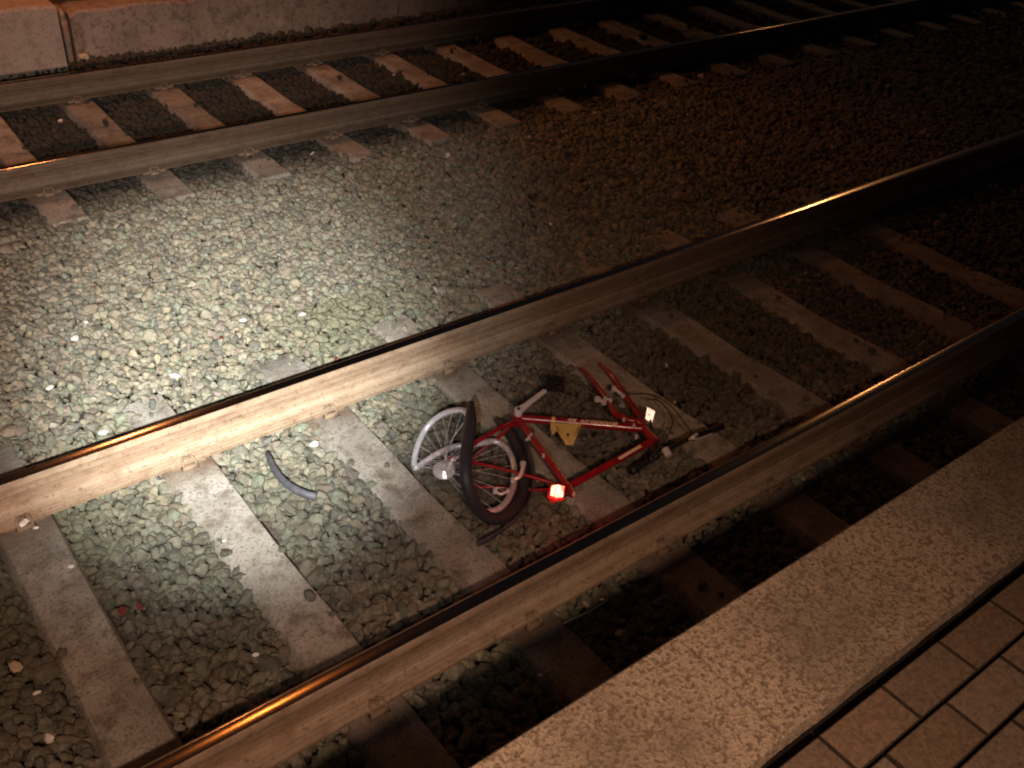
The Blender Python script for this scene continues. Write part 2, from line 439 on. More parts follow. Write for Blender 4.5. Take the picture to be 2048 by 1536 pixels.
near_lab = {0: 'bare brown concrete sleeper running down the bottom left corner of the near track',
            1: 'concrete sleeper with a torch-whitened upper end, left of the black tyre fragment',
            2: 'chipped concrete sleeper passing just left of the bent bicycle wheel',
            3: 'concrete sleeper under the bicycle bottom bracket and rear lamp',
            4: 'dim concrete sleeper under the bicycle fork and handlebar',
            5: 'dark concrete sleeper just right of the bicycle fork and white reflector'}
protos = [make_sleeper(s, True) for s in range(4)]
def copy_tree(o):
    c_ = o.copy(); COL.objects.link(c_)
    for ch in o.children:
        d = ch.copy(); COL.objects.link(d); d.parent = c_
    return c_
sleeper_boxes = []
def put(i, o, x, cy, lab, grp):
    o.location = (x, cy, random.uniform(-.003, .003)); o.rotation_euler = (0, 0, random.uniform(-.008, .008) + (math.pi if random.random() < .5 else 0))
    tag(o, lab, 'sleeper', grp); sleeper_boxes.append((x, cy))
cnt = 0
for k in list(range(0, 9)) + [-1]:
    o = protos[cnt] if cnt < 4 else copy_tree(protos[cnt % 4]); cnt += 1
    lab = near_lab.get(k) or ('near track concrete sleeper at the very left edge of the photo' if k < 0 else
        'unlit concrete sleeper of the near track, %s to the right of the bicycle handlebar' % ORD[k-5])
    put(k, o, XA+k*PA, CA, lab, 'sleepers of the near track')
fp = None
for k in range(-2, 20):
    o = copy_tree(protos[k % 4])
    for ch in list(o.children):
        if k > 4: bpy.data.objects.remove(ch)
    o.name = 'sleeper'
    put(k, o, XB+k*PA, CB, 'orange-lit concrete sleeper of the far track, %s from the left' % ORD[k+2], 'sleepers of the far track')

# ------------------------------------------------------------------ ballast
def stone_protos(n):
    bm = bmesh.new(); bmesh.ops.create_icosphere(bm, subdivisions=2, radius=1)
    bm.verts.ensure_lookup_table()
    D = np.array([v.co[:] for v in bm.verts]); T = np.array([[v.index for v in f.verts] for f in bm.faces], np.int32); bm.free()
    out = []
    for i in range(n):
        k = rng.integers(7, 11); nr = rng.normal(size=(k, 3)); nr /= np.linalg.norm(nr, axis=1)[:, None]
        h = rng.uniform(.45, .92, k)
        dd = D @ nr.T; dd[dd < .05] = .05
        r = np.minimum((h/dd).min(1), 1.3)
        P = D*r[:, None]*np.array([1.0, rng.uniform(.72, .95), rng.uniform(.55, .8)])
        out.append(P)
    return out, T
PROT, TRI = stone_protos(28)
def zbase(x, y):
    z = np.full_like(x, -.052)
    def seg(y0, y1, a, b_):
        k = np.clip((y-y0)/(y1-y0), 0, 1); mk = (y >= y0) & (y < y1); z[mk] = (a+(b_-a)*k)[mk]
    seg(-9, 1.45, -.075, -.06); seg(1.45, 1.8, -.06, -.035); seg(1.8, 3.45, -.034, -.034); seg(3.45, 4.0, -.034, -.010)
    seg(4.0, 5.6, -.010, -.018); seg(5.6, 6.2, -.018, -.045); seg(6.2, 7.9, -.05, -.05); seg(7.9, 8.7, -.055, -.09)
    return z + .008*np.sin(x*3.7+y*1.3)+.006*np.sin(y*6.1-x*2.3)
def scatter(sp, d0, d1, smin, smax, lift=0.0, keep=1.0):
    X, Y = np.meshgrid(np.arange(-1.2, 18, sp), np.arange(.98, 8.82, sp*.93))
    X = X.ravel()+rng.uniform(-.5, .5, X.size)*sp; Y = Y.ravel()+rng.uniform(-.5, .5, Y.size)*sp
    k = rng.random(X.size) < keep; X, Y = X[k], Y[k]
    P = np.stack([X, Y, np.zeros_like(X)-CAM_Z], 1)
    z = P @ np.array(FW); u = P @ np.array(RT)/z; v = P @ np.array(UP)/z
    d = np.sqrt(X**2+Y**2)
    k = (z > .2) & (np.abs(u) < .62) & (np.abs(v) < .47) & (d >= d0) & (d < d1); X, Y = X[k], Y[k]
    R = .5*rng.uniform(smin, smax, X.size)*np.exp(rng.normal(0, .18, X.size))
    Z = zbase(X, Y) - .25*R + rng.normal(0, .007, X.size) + lift
    ok = np.ones(X.size, bool)
    for sx, sy in sleeper_boxes:
        far = (sy == CA) & (Y > CA+1.08)
        ins = (np.abs(X-sx) < .108+R*.55) & (np.abs(Y-sy) < 1.246+R*.5)
        kp = rng.random(X.size) < np.where(far, .12, .006)
        edge = (np.abs(X-sx) > .072) & (rng.random(X.size) < np.where(np.sin(Y*5.3+sx*9.1)+np.sin(Y*11.7-sx*4.0) > .3, .62, .12))
        ok &= ~ins | kp | edge
        Z = np.where(ins & kp, np.maximum(Z, .004+R*.35), Z)
        R = np.where(ins & kp, R*.7, R)
    for ry in (YA, YA+G, YB, YB+G):
        ins = np.abs(Y-ry) < .075+R*.5
        ok &= ~ins | (Z+R*.6 < .022)
    return X[ok], Y[ok], Z[ok], R[ok]
sets = [scatter(.033, 0, 4.0, .033, .060), scatter(.0305, 4.0, 6.4, .030, .052), scatter(.040, 6.4, 9.5, .04, .06), scatter(.065, 9.5, 20, .06, .085),
        scatter(.05, 0, 7.5, .028, .05, .012, .7)]
X, Y, Z, R = [np.concatenate([s[i] for s in sets]) for i in range(4)]
NS = X.size
def palette(X, Y, n):
    base = np.array([[.28,.265,.205],[.235,.23,.185],[.30,.27,.20],[.20,.19,.15],[.265,.225,.175],[.32,.305,.25],[.16,.16,.14],[.245,.265,.205],[.27,.225,.20]])
    pr_ = np.array([.2,.16,.15,.12,.12,.06,.08,.08,.03]); pr_ /= pr_.sum()
    c = base[rng.choice(len(base), n, p=pr_)]*rng.uniform(.8, 1.15, n)[:, None]
    # moss between the near rails, oil and painted-in grazing shade in the far track
    ms = np.clip(np.sin(X*1.9+.6)*np.sin(Y*2.3+1.1)+.45*np.sin(X*5.1-Y*4.0), 0, 1)*(Y < 4.2)*.55
    c = c*(1-ms[:, None])+np.array([.16,.162,.10])*ms[:, None]
    dirt_shade = np.clip(1-np.abs(Y-CB)/1.35, 0, 1); dirt_shade = np.clip(dirt_shade*3, 0, 1)*.92
    dirt_shade = np.maximum(dirt_shade, np.clip((Y-7.9)/.4, 0, 1)*.85)  # shadow of the last rail and weeds painted into the stones
    dirt_shade = np.maximum(dirt_shade, np.clip((1.75-Y)/.25, 0, 1)*.35)  # stones darker towards the platform
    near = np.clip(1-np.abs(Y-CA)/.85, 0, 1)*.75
    dirt_shade = np.maximum(dirt_shade, np.minimum(near, .55))
    c = c*(1-dirt_shade[:, None])+np.array([.028,.024,.020])*dirt_shade[:, None]
    c = c*np.array([1.0, 1.0, .97])
    wh = rng.random(n) < .0012
    c[wh] = np.array([.66,.64,.60])
    return c
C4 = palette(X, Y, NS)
nv, nf = PROT[0].shape[0], TRI.shape[0]
q = rng.normal(size=(NS, 4)); q[:, 1:3] *= .35; q /= np.linalg.norm(q, axis=1)[:, None]
ww, xx, yy, zz = q.T
RM = np.stack([np.stack([1-2*(yy*yy+zz*zz), 2*(xx*yy-zz*ww), 2*(xx*zz+yy*ww)], 1), np.stack([2*(xx*yy+zz*ww), 1-2*(xx*xx+zz*zz), 2*(yy*zz-xx*ww)], 1),
               np.stack([2*(xx*zz-yy*ww), 2*(yy*zz+xx*ww), 1-2*(xx*xx+yy*yy)], 1)], 1)
pid = rng.integers(0, len(PROT), NS); PA_ = np.array(PROT)
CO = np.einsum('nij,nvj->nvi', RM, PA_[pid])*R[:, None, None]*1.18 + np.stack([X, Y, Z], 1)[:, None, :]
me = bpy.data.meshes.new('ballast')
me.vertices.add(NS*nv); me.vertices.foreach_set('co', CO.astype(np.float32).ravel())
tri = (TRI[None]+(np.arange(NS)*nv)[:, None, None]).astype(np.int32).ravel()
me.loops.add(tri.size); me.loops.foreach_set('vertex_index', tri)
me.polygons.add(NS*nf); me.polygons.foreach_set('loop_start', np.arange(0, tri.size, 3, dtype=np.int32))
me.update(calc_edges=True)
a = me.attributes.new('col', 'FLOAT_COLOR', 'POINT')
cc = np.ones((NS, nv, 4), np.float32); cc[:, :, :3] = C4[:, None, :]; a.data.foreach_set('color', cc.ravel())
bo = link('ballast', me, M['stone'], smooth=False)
tag(bo, 'grey-brown crushed stone ballast lying between and around the sleepers', 'ballast', kind='stuff')
print('stones', NS)

# ------------------------------------------------------------------ weeds along the foot of the far wall
wd = MB()
for i in range(900):
    x = random.uniform(1.2, 9.5); y = random.uniform(8.35, 8.84) if x > 2.3 else random.uniform(8.35, 8.68)
    if random.random() > .35 + .65*max(0, math.sin(x*2.3)+.2): continue
    h = random.uniform(.02, .075)*(1 if y > 8.5 else .6); a = random.uniform(0, 6.28); l = random.uniform(.2, .7)*h
    b0 = Vector((x, y, -.08)); d = Vector((math.cos(a), math.sin(a), 0)); s_ = Vector((-d.y, d.x, 0))*random.uniform(.004, .010)
    m1 = b0+d*l*.35+Vector((0, 0, h*.65)); t1 = b0+d*l+Vector((0, 0, h))
    wd.add([b0-s_*.6, b0+s_*.6, m1+s_, m1-s_, t1], [(0, 1, 2, 3), (3, 2, 4)])
tag(wd.build('weeds', M['weed_leaf']), 'dark straggly weeds growing along the foot of the far wall', 'weeds', kind='stuff')

# ------------------------------------------------------------------ the wrecked bicycle
bike = empty('bicycle', at(1150, 900, 0))
tag(bike, 'wrecked red bicycle lying on its side across the near track with a folded wheel', 'bicycle')
org = bike.location.copy()
def fix(o):                                  # parts are modelled in place: carry them to the thing's own frame
    o.data.transform(Matrix.Translation(-org)); return o
def part(mb, name, mt, parent=None, smooth=True, label=None, auto=None):
    o = fix(mb.build(name, mt, None, smooth))
    if auto: auto_smooth(o, auto)
    o.parent = parent or bike
    if label: o['label'] = label
    return o
BB = at(1035, 836, .135); HT0 = at(1284, 853, .150); HT1 = at(1311, 884, .150); SC = at(1139, 978, .105); ST_TOP = at(1145, 990, .105)
DO1 = at(938, 893, .125); DO2 = at(942, 924, .125)
RL = M['red_paint']
fr = MB()
ddir = (HT1-HT0).normalized()
dt_end = HT0 + ddir*.016; tt_end = HT1 - ddir*.014
fr.tube([HT0-ddir*.004, HT1+ddir*.004], .0195, 16)
fr.tube([BB, dt_end], .0185, 16)
fr.tube([BB, SC, ST_TOP], .0162, 14)
fr.tube([SC+(BB-SC).normalized()*.012, tt_end], .0158, 14)
lat = (HT1-HT0).cross(BB-HT0).normalized()
fr.tube([BB-lat*.035, BB+lat*.035], .0215, 16)
frame = part(fr, 'frame', RL, auto=40)
st = MB()
st.tube(spline([BB+lat*.02, at(1012, 850, .145), at(975, 871, .145), at(938, 893, .135)], 5), [.0095]*15+[.0075], 10)
st.tube(spline([at(1028, 846, .10), at(1012, 861, .085), at(992, 879, .07), at(958, 905, .07), at(940, 928, .075)], 5), .0075, 10)
part(st, 'chainstay', RL)
ss = MB()
ss.tube(spline([SC, at(1098, 964, .115), at(1040, 947, .125), at(985, 933, .128), at(940, 924, .125)], 5), .0072, 10)
part(ss, 'seatstay', RL)
ss = MB()
ss.tube(spline([SC-lat*.01, at(1080, 980, .06), at(1015, 976, .045), at(975, 974, .045), at(938, 974, .05)], 5), .0068, 10)
part(ss, 'seatstay', RL)
for (u, v, zz_) in ((905, 918, .17), (938, 908, .13)):
    dp = MB(); c0 = at(u, v, zz_); dp.tube([c0-Vector((0, 0, .003)), c0+Vector((0, 0, .003))], .018, 12); part(dp, 'dropout', RL, auto=40)
for (u, v, zz_) in ((909, 921, .178), (945, 880, .16)):
    db = MB(); c0 = at(u, v, zz_); db.tube([c0, c0+Vector((0, 0, .010))], .0085, 10); part(db, 'axle_nut', M['alloy'], auto=40)
for (u, v, zz_) in ((1087, 910, .135), (1058, 876, .155), (1148, 987, .118), (1268, 850, .175), (1248, 838, .16), (1273, 872, .165)):
    bt = MB(); c0 = at(u, v, zz_); bt.tube([c0-Vector((0, 0, .012)), c0+Vector((0, 0, .004))], .0065, 8); part(bt, 'bolt', M['alloy'], auto=40)
bt = MB(); bt.tube([at(1053, 880, .155), at(1063, 868, .155)], .006, 8); part(bt, 'cable_stop', M['alloy'], auto=40)

# lettering and decal wrapped on the upper side of the tubes
def tube_patch(mb, A, B, r, s0, s1, a0, a1, slant=0.0, n=5):
    ax = (B-A).normalized(); L = (B-A).length
    upv = (Vector((0, 0, 1))-ax*ax.z).normalized(); sd = ax.cross(upv)
    V = []
    for i in range(n+1):
        t = i/n; an = a0+(a1-a0)*t
        nrm = upv*math.cos(an)+sd*math.sin(an)
        for s_ in (s0, s1):
            V.append(A+ax*(L*(s_)+slant*(t-.5))+nrm*r)
    mb.add(V, [(2*i, 2*i+1, 2*i+3, 2*i+2) for i in range(n)])
le = MB(); rr = .0190
SL = -.010
def glyph(s, w, k, tall=1.0):
    e0, e1 = .62*1.0, -.62*1.0
    t0 = .062/.6
    # angle spans: positive angle is the lower side in the photograph
    lo, hi = -.55, .62
    th = w*.30
    if k == 'bar': tube_patch(le, BB, dt_end, rr, s, s+th, lo*tall, hi*tall, SL)
    if k in 'noc':
        tube_patch(le, BB, dt_end, rr, s, s+th, lo, hi, SL); tube_patch(le, BB, dt_end, rr, s+w-th, s+w, lo, hi, SL)
        if k in 'no': tube_patch(le, BB, dt_end, rr+.0002, s+th*.6, s+w-th*.6, hi-.3, hi, SL*.2)
        if k in 'oc': tube_patch(le, BB, dt_end, rr+.0002, s+th*.6, s+w-th*.6, lo, lo+.3, SL*.2)
# illegible worn brand lettering: a tall sign, a gap, then five joined low letters and a tall capital near the head tube
tube_patch(le, BB, dt_end, rr, .405, .425, -.95, .55, SL); tube_patch(le, BB, dt_end, rr, .448, .468, -.95, .55, SL)
tube_patch(le, BB, dt_end, rr+.0002, .415, .460, -.25, .10, 0); tube_patch(le, BB, dt_end, rr+.0002, .415, .462, .35, .62, 0)
s0 = .505
for kk in ('n', 'c', 'n', 'o', 'n'):
    glyph(s0, .040, kk); s0 += .049
tube_patch(le, BB, dt_end, rr, s0, s0+.016, -.6, .95, SL); tube_patch(le, BB, dt_end, rr, s0+.024, s0+.040, -.75, .95, SL)
tube_patch(le, BB, dt_end, rr+.0002, s0+.008, s0+.032, .60, .95, 0); tube_patch(le, BB, dt_end, rr+.0002, s0+.008, s0+.032, .02, .3, 0)
part(le, 'lettering', M['cream_lettering'], frame, smooth=False)
dc = MB(); tube_patch(dc, SC, tt_end, .0163, .56, .83, -.5, .62, 0)
part(dc, 'decal', M['cream_lettering'], frame, smooth=True)

# yellow bracket clamped under the down tube
yb = MB()
zb = .150
out = [(1101, 848), (1163, 850), (1158, 862), (1147, 890), (1131, 890), (1114, 862), (1104, 872), (1101, 860)]
P = [at(u, v, zb) for u, v in out]
bmq = bmesh.new()
hole = [at(u, v, zb) for u, v in ((1131, 866), (1139, 867), (1136, 878))]
vo = [bmq.verts.new(p_) for p_ in P]; vh = [bmq.verts.new(p_) for p_ in hole]
for L_ in (vo, vh):
    for i in range(len(L_)): bmq.edges.new((L_[i], L_[(i+1) % len(L_)]))
bmesh.ops.triangle_fill(bmq, edges=bmq.edges[:], use_beauty=True)
rf = bmesh.ops.extrude_face_region(bmq, geom=bmq.faces[:])
for v_ in rf['geom']:
    if isinstance(v_, bmesh.types.BMVert): v_.co.z += .007
bmesh.ops.recalc_face_normals(bmq, faces=bmq.faces[:])
mm_ = bpy.data.meshes.new('bracket'); bmq.to_mesh(mm_); bmq.free()
bo_ = fix(link('bracket', mm_, M['yellow_plastic'], None, False)); bo_.parent = bike
bo_['label'] = 'yellow holed bracket hanging from the down tube'
ybc = MB(); ax = (dt_end-BB).normalized(); q0 = BB+(dt_end-BB)*.27
ybc.tube([q0, q0+ax*.016], .0205, 14); part(ybc, 'clamp_band', M['yellow_plastic'], bo_, auto=40)
rib = MB(); rib.tube([at(1112, 853, zb+.008), at(1136, 888, zb+.008)], .0035, 6); rib.tube([at(1158, 853, zb+.008), at(1143, 888, zb+.008)], .0035, 6)
part(rib, 'rib', M['yellow_plastic'], bo_)

# fork, two brake arms
fk = MB()
fk.tube(spline([at(1284, 853, .15), at(1276, 844, .148), at(1252, 838, .150), at(1230, 826, .152), at(1218, 806, .150), at(1200, 780, .142), at(1176, 750, .12), at(1162, 737, .10)], 5),
        [.0185]*6+[.0155]*12+[.012]*10+[.0085]*8, 12)
part(fk, 'fork_blade', RL)
fk = MB()
fk.tube(spline([at(1284, 853, .15), at(1284, 842, .14), at(1272, 822, .11), at(1256, 800, .085), at(1236, 768, .07), at(1214, 742, .06), at(1200, 728, .05)], 5),
        [.0185]*6+[.0150]*12+[.012]*7+[.0085]*6, 12)
part(fk, 'fork_blade', RL)
def brake(pts, zs, r=.008):
    mb = MB(); P_ = [at(u, v, z_) for (u, v), z_ in zip(pts, zs)]
    mb.tube(spline(P_, 4), r, 8); mb.tube([P_[0]-Vector((0, 0, .01)), P_[0]+Vector((0, 0, .008))], r*1.5, 10); mb.tube([P_[-1]-Vector((0, 0, .008)), P_[-1]+Vector((0, 0, .008))], r*1.25, 10)
    part(mb, 'brake_arm', M['alloy'], auto=50)
brake([(1195, 798), (1203, 802), (1208, 805)], [.175, .178, .175], .0095)
brake([(1210, 797), (1222, 800)], [.17, .17], .006)
brake([(1228, 777), (1237, 784), (1246, 791)], [.125, .13, .125], .0085)
brake([(1046, 928), (1045, 940), (1039, 953), (1026, 960)], [.165, .165, .16, .15], .0085)
brake([(990, 982), (1002, 988), (1016, 982)], [.085, .09, .09], .0065)

# stem, handlebar, grips, levers
sm = MB(); hb_c = at(1334, 903, .15)
sm.tube([HT1, at(1318, 892, .152), at(1328, 900, .152)], [.0125, .0125, .015], 12)
part(sm, 'stem', M['black_plastic'], auto=50)
cl = MB(); cl.tube([at(1330, 898, .162), at(1338, 912, .150)], .0175, 12); part(cl, 'stem_clamp', M['alloy'], auto=50)
hb = MB(); hbp = spline([at(1262, 944, .07), at(1300, 919, .10), at(1330, 902, .145), at(1368, 882, .13), at(1402, 868, .10), at(1444, 853, .07)], 6)
hb.tube(hbp, .0105, 10); bar = part(hb, 'handlebar', M['black_plastic'])
gp = MB(); gp.tube(hbp[0:10], [.0185]+[.0165]*8+[.0185], 12); part(gp, 'grip', M['black_plastic'], bar)
gp = MB(); gp.tube(hbp[-10:], [.0175]+[.0155]*8+[.0175], 12); part(gp, 'grip', M['black_plastic'], bar)
lv = MB(); lv.tube(spline([at(1378, 879, .135), at(1386, 874, .15), at(1394, 868, .145)], 4), [.006]*4+[.0085]*5, 8); lv.tube(spline([at(1386, 878, .14), at(1402, 876, .11), at(1428, 866, .08)], 4), .005, 8)
part(lv, 'brake_lever', M['alloy'], bar)
lv = MB(); lv.tube(spline([at(1300, 918, .12), at(1294, 930, .11), at(1276, 946, .08)], 4), .005, 8); part(lv, 'brake_lever', M['black_plastic'], bar)
cb = MB(); cb.tube(spline([at(1388, 872, .14), at(1372, 850, .18), at(1342, 812, .18), at(1305, 790, .17), at(1262, 788, .14), at(1240, 786, .13)], 6), .0028, 6)
part(cb, 'brake_cable', M['black_plastic']); cb = MB(); cb.tube(spline([at(1296, 920, .12), at(1330, 880, .19), at(1345, 840, .18), at(1318, 802, .16), at(1290, 800, .13)], 6), .0028, 6)
part(cb, 'brake_cable', M['black_plastic']); cb = MB(); cb.tube(spline([at(1060, 872, .16), at(1052, 898, .13), at(1045, 926, .17)], 6), .0025, 6)
part(cb, 'brake_cable', M['black_plastic'])
for (u, v, z_) in ((1304, 800, .14), (1350, 806, .17), (1325, 800, .17)):
    ce = MB(); c0 = at(u, v, z_); ce.tube([c0, c0+Vector((.004, .008, .003))], .004, 8); part(ce, 'cable_end', M['alloy'])

# white front reflector on a stub of the handlebar: a tilted plate facing the platform
def plate(name, uvz, thick, mats, parent=None, label=None):
    P_ = [at(*t) for t in uvz]; nrm = (P_[1]-P_[0]).cross(P_[3]-P_[0]).normalized()
    if nrm.dot(CAM-P_[0]) < 0: nrm = -nrm
    mb = MB(); n_ = len(P_); c_ = sum(P_, Vector())/n_
    ins = [p_ + (c_-p_)*(.2 if isinstance(mats, list) else .08) + nrm*thick for p_ in P_]
    V_ = P_ + [p_+nrm*thick*.6 for p_ in P_] + ins
    F_ = [tuple(reversed(range(n_)))]
    for a_ in (0, n_):
        F_ += [(a_+i, a_+(i+1) % n_, a_+n_+(i+1) % n_, a_+n_+i) for i in range(n_)]
    F_.append(tuple(range(2*n_, 3*n_))); mb.add(V_, F_)
    if isinstance(mats, list): mb.mi[:-1] = [1]*(len(F_)-1)
    o = part(mb, name, mats, parent, smooth=False, label=label)
    bm_ = bmesh.new(); bm_.from_mesh(o.data); bmesh.ops.recalc_face_normals(bm_, faces=bm_.faces[:]); bm_.to_mesh(o.data); bm_.free()
    return o, P_, nrm
def facing(uvs, c_):
    """heights that tilt a plate, seen at these spots, square to the torch"""
    n_ = (Vector((-.1, 0, 2.72))-c_).normalized(); out_ = []
    for u_, v_ in uvs:
        d_ = FW + RT*((u_-1024)/F_PX) - UP*((v_-768)/F_PX)
        out_.append((u_, v_, CAM_Z + d_.z*((c_-CAM).dot(n_)/d_.dot(n_))))
    return out_
rfo, P_, nn = plate('reflector', facing([(1294, 813), (1311, 822), (1304, 848), (1290, 838)], at(1300, 830, .18)), .008, M['reflector'], label='white front reflector')
rb = MB(); rb.tube([at(1300, 832, .165), at(1303, 862, .16)], .006, 8); part(rb, 'reflector_stay', M['black_plastic'])
cbar = (P_[0]+P_[3])/2*.5+(P_[1]+P_[2])/2*.5
rm = MB(); rm.tube([cbar+(P_[0]-P_[1])*.28+nn*.0088, cbar+(P_[1]-P_[0])*.06+nn*.0088], .0016, 6); part(rm, 'seam', M['grey_rubber'], rfo)

# lit rear lamp on the seat cluster
lb = MB(); c0 = at(1118, 986, .105); lb.box(c0+Vector((-.006, .012, -.01)), (.058, .044, .05), Matrix.Rotation(-.25, 3, 'Z'), taper=.85)
lampo = part(lb, 'rear_lamp', M['red_lens'], smooth=False, label='red rear lamp, switched on')
ln, _, _ = plate('lamp_lens', [(1100, 973, .150), (1116, 971, .151), (1131, 975, .150), (1127, 1001, .132), (1112, 1003, .130), (1096, 997, .134)], .016, [M['lens'], M['red_lens']], lampo)
rl = lamp('rear_lamp_light', 'POINT', at(1110, 992, .20), (1, .06, .03), .32, .03)
lp = MB(); lp.tube([at(1128, 990, .10), at(1143, 984, .105)], .010, 8); part(lp, 'lamp_bracket', M['black_plastic'], lampo)

# crank arm and pedal
ck = MB(); C0 = at(1037, 822, .185); C1 = at(1088, 783, .205)
ca = (C1-C0).normalized()
ck.tube([C0-ca*.006, C0+ca*.02, C0+ca*.05, C1-ca*.02, C1+ca*.006], [(.012, .0205), (.012, .0195), (.011, .0145), (.0095, .0125), (.009, .0125)], 14, flat=(0, 0, 1))
ck.tube([C0-Vector((0, 0, .02)), C0+Vector((0, 0, .013))], .0185, 14)
crank = part(ck, 'crank_arm', M['alloy'], auto=45)
cbt = MB(); cbt.tube([C0+Vector((0, 0, .012)), C0+Vector((0, 0, .0155))], .0075, 10); part(cbt, 'crank_bolt', M['black_plastic'], crank, auto=40)
pd = MB(); Rz = Matrix.Rotation(.9, 3, 'Z'); pc0 = at(1110, 768, .17)
for s_ in (-1, 1): pd.box(pc0+Rz@Vector((0, s_*.036, 0)), (.098, .012, .026), Rz)
for s_ in (-1, 0, 1): pd.box(pc0+Rz@Vector((s_*.043, 0, 0)), (.011, .062, .020), Rz)
pd.tube([C1, pc0, pc0+(pc0-C1)*.8], .009, 10)
part(pd, 'pedal', M['black_plastic'], crank, smooth=False)

# folded rear wheel
wheel = empty('wheel', (0, 0, 0)); wheel.parent = bike; wheel['label'] = 'folded rear wheel with half its rim bare'
ring = [(829, 934, .05), (831, 908, .07), (840, 880, .10), (856, 852, .14), (879, 832, .19), (905, 822, .235), (928, 822, .27), (938, 842, .295), (935, 880, .305), (931, 920, .30), (933, 955, .27), (944, 990, .20), (962, 1018, .13), (983, 1023, .105), (1005, 1012, .09), (1022, 987, .08), (1029, 954, .078), (1025, 920, .075), (1012, 896, .075), (990, 883, .085), (966, 886, .09), (940, 891, .09), (912, 893, .085), (882, 904, .075), (855, 920, .06), (838, 932, .05)]
RP = [at(*t) for t in ring]
rp = spline(RP, 6, True)
per = sum((rp[i]-rp[i-1]).length for i in range(len(rp))); print('rim perimeter', per)
rmb = MB(); rmb.tube(rp, .0135, 10, closed=True); part(rmb, 'rim', M['rim_alloy'], wheel)
hubc = at(888, 940, .14); hub = MB()
def disc(mb, c, nrm, prof, n=24):
    nrm = nrm.normalized(); u = nrm.orthogonal().normalized(); v_ = nrm.cross(u); V_ = []
    for r_, h_ in prof:
        for j in range(n):
            a_ = 2*math.pi*j/n; V_.append(c+u*(r_*math.cos(a_))+v_*(r_*math.sin(a_))+nrm*h_)
    F_ = [(i*n+j, i*n+(j+1) % n, (i+1)*n+(j+1) % n, (i+1)*n+j) for i in range(len(prof)-1) for j in range(n)]
    F_ += [tuple(reversed(range(n))), tuple(range((len(prof)-1)*n, len(prof)*n))]; mb.add(V_, F_)
disc(hub, hubc, Vector((-.28, -.25, 1)), [(.044, -.006), (.046, 0), (.042, .004), (.033, .008), (.024, .016), (.016, .020), (.013, .034), (.004, .035)])
hubo = part(hub, 'hub', M['rim_alloy'], wheel, auto=50)
axl = MB(); axl.tube([hubc-Vector((0, 0, .02)), at(905, 919, .175), at(920, 912, .18)], .006, 8); part(axl, 'axle', M['alloy'], wheel)
sp = MB(); hub2 = at(893, 932, .155)
for i in range(0, len(rp), 5):
    j = (i*1.0)
    a_ = 2*math.pi*i/len(rp); e = rp[i]
    s0_ = hub2+Vector((.022*math.cos(a_), .022*math.sin(a_), .012*(1 if i % 2 else -1)))
    md = (s0_+e)/2+Vector((random.uniform(-.02, .02), random.uniform(-.02, .02), random.uniform(-.02, .01)))
    sp.tube(spline([s0_, md, e], 4), .0012, 5)
part(sp, 'spokes', M['rim_alloy'], wheel)
# tyre still on the rim from the top of the fold, over the front and round the right loop
ty = [(942, 806, .255), (941, 842, .315), (936, 880, .328), (931, 920, .322), (932, 956, .292), (942, 992, .222), (960, 1022, .145), (986, 1038, .095), (1016, 1028, .07), (1040, 998, .055), (1049, 955, .05), (1042, 912, .055), (1026, 876, .065), (1008, 852, .07), (992, 838, .07)]
tp = spline([at(*t) for t in ty], 6)
tmb = MB(); nT = len(tp)
tmb.tube(tp, [.012+.0135*min(1, i/5, (nT-1-i)/6) for i in range(nT)], 14)
part(tmb, 'tyre', M['tyre_rubber'], wheel)
# torn tread hanging loose round the right loop
lo = [(1010, 836, .06), (1030, 853, .08), (1048, 880, .085), (1060, 915, .08), (1066, 950, .07), (1063, 985, .055), (1047, 1022, .04), (1016, 1052, .03), (985, 1073, .03), (956, 1089, .02)]
lp_ = spline([at(*t) for t in lo], 6); lmb = MB()
lmb.tube(lp_, [(.005, .019)]*len(lp_), 10, flat=(0, 0, 1)) if False else lmb.tube(lp_, [(.019, .006)]*len(lp_), 10, flat=(.35, -.2, .9))
part(lmb, 'torn_tread', M['grey_rubber'], wheel)

# ------------------------------------------------------------------ torn piece of tyre left of the wheel
tf = MB(); fp_ = spline([at(*t) for t in ((534, 906, .03), (546, 933, .035), (562, 957, .035), (584, 975, .035), (608, 987, .03), (633, 994, .02))], 6)
nF = len(fp_); tf.tube(fp_, [(.0175*min(1, .55+i/8), .0095) for i in range(nF)], 10, flat=(.5, .3, .8))
o = tf.build('tyre_fragment', M['grey_rubber'], None, True)
tag(o, 'curved black strip torn from the tyre, lying on ballast between two pale sleepers', 'tyre piece')

# ------------------------------------------------------------------ litter
def scrap(u, v, size, z, label, mt='white_litter', name='paper_scrap', cat='litter', flat=.35, grp='scraps of litter on the ballast', ang=None):
    c_ = at(u, v, z); rd = random.Random(int(u*7+v)); mb = MB()
    n_ = 7; a0 = rd.uniform(0, 6.28) if ang is None else ang; V_ = []
    el = rd.uniform(.5, .8)
    for lay, (hz, k) in enumerate(((0, .82), (flat*.5, 1), (flat, .7))):
        for j in range(n_):
            a_ = 2*math.pi*j/n_; r_ = size*k*rd.uniform(.78, 1.12)
            x_, y_ = r_*math.cos(a_), r_*el*math.sin(a_)
            V_.append((c_.x+x_*math.cos(a0)-y_*math.sin(a0), c_.y+x_*math.sin(a0)+y_*math.cos(a0), c_.z+hz*size*rd.uniform(.7, 1.2)))
    F_ = [tuple(reversed(range(n_)))]+[(l*n_+j, l*n_+(j+1) % n_, (l+1)*n_+(j+1) % n_, (l+1)*n_+j) for l in range(2) for j in range(n_)]+[tuple(range(2*n_, 3*n_))]
    mb.add(V_, F_); o = mb.build(name, M[mt], None, False)
    tag(o, label, cat, grp); return o
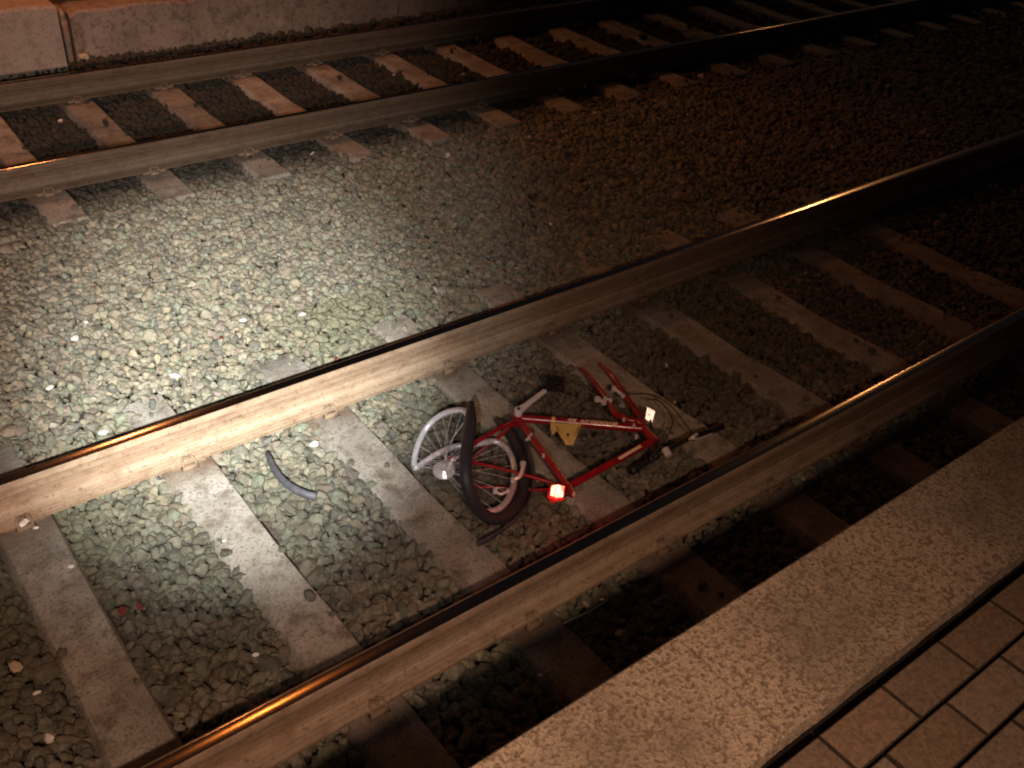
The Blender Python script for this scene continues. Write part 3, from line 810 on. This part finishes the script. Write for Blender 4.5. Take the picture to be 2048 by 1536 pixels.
scrap(486, 641, .024, .025, 'white oval scrap in the middle of the torchlit ballast, left of a narrow white scrap')
scrap(605, 629, .021, .025, 'narrow white scrap on torchlit ballast, up and right of the white oval scrap')
scrap(172, 645, .018, .025, 'small bright white scrap at the left of the torchlit ballast')
scrap(150, 677, .028, .022, 'pale grey crumpled scrap just below the bright white scrap on the left ballast')
scrap(100, 776, .027, .022, 'round pale scrap at the left, above the torchlit rail')
scrap(350, 752, .028, .022, 'long pale scrap near the torchlit rail between two sleeper ends', flat=.25)
scrap(206, 866, .022, .022, 'pale pebble-like scrap close behind the left end of the torchlit rail')
scrap(628, 889, .025, .02, 'bright white scrap beside the pale sleeper and above the black tyre fragment')
scrap(48, 1047, .026, .03, 'white crumpled scrap at the foot of the torchlit rail at the left edge')
scrap(72, 1056, .012, .03, 'tiny pale scrap right beside the white scrap at the left edge')
scrap(143, 1133, .013, .004, 'tiny white flake lying on the bare brown sleeper in the bottom left corner')
scrap(511, 1310, .015, .0, 'small white scrap on dark ballast between the two lower left sleepers')
scrap(32, 1335, .030, .0, 'tan triangular scrap on dark ballast at the lower left edge', 'tan_litter')
scrap(74, 1386, .016, .0, 'small pale scrap below the tan scrap at the lower left edge')
scrap(1101, 449, .022, .02, 'white scrap alone on dark ballast above the bicycle, between the tracks')
scrap(1034, 537, .022, .02, 'tan scrap on the ballast below the lone white scrap, between the tracks', 'tan_litter')
scrap(1204, 1199, .011, .0, 'small shiny yellow wrapper on black ballast between near rail and platform', 'yellow_litter', 'sweet_wrapper', grp=None)
scrap(1081, 1350, .009, .0, 'tiny white flake on the dark sleeper end beside the platform edge')
scrap(245, 1222, .024, .0, 'dull red scrap on mossy ballast, left one of a red pair', 'red_litter', 'red_scrap')
scrap(280, 1213, .022, .0, 'dull red scrap on mossy ballast, right one of a red pair', 'red_litter', 'red_scrap')
scrap(672, 718, .016, .01, 'dark red fragment hard behind the torchlit rail', 'red_litter', 'red_scrap')
scrap(442, 676, .016, .02, 'dark red fragment on the torchlit ballast, below the white oval scrap', 'red_litter', 'red_scrap')
scrap(168, 116, .055, -.02, 'pale yellowish scrap in the weeds at the foot of the far wall', 'tan_litter', flat=.8)
scrap(1066, 393, .05, .015, 'short black strip of rubber on the dark ballast between the tracks', 'black_plastic', 'rubber_strip', flat=.2, ang=.5)
scrap(1172, 1078+130, .02, .0, 'brown dead leaf on the ballast under the near rail', 'tan_litter', 'dead_leaf', flat=.1, grp=None)
tw = MB(); tw.tube(spline([at(1120, 1250, -.02), at(1145, 1238, -.01), at(1180, 1222, -.01), at(1215, 1200, -.02)], 4), .004, 6)
tag(tw.build('twig', M['tan_litter'], None, True), 'thin straight twig lying on dark ballast between near rail and platform', 'twig')
sys_n = len(bpy.data.objects); print('objects', sys_n)
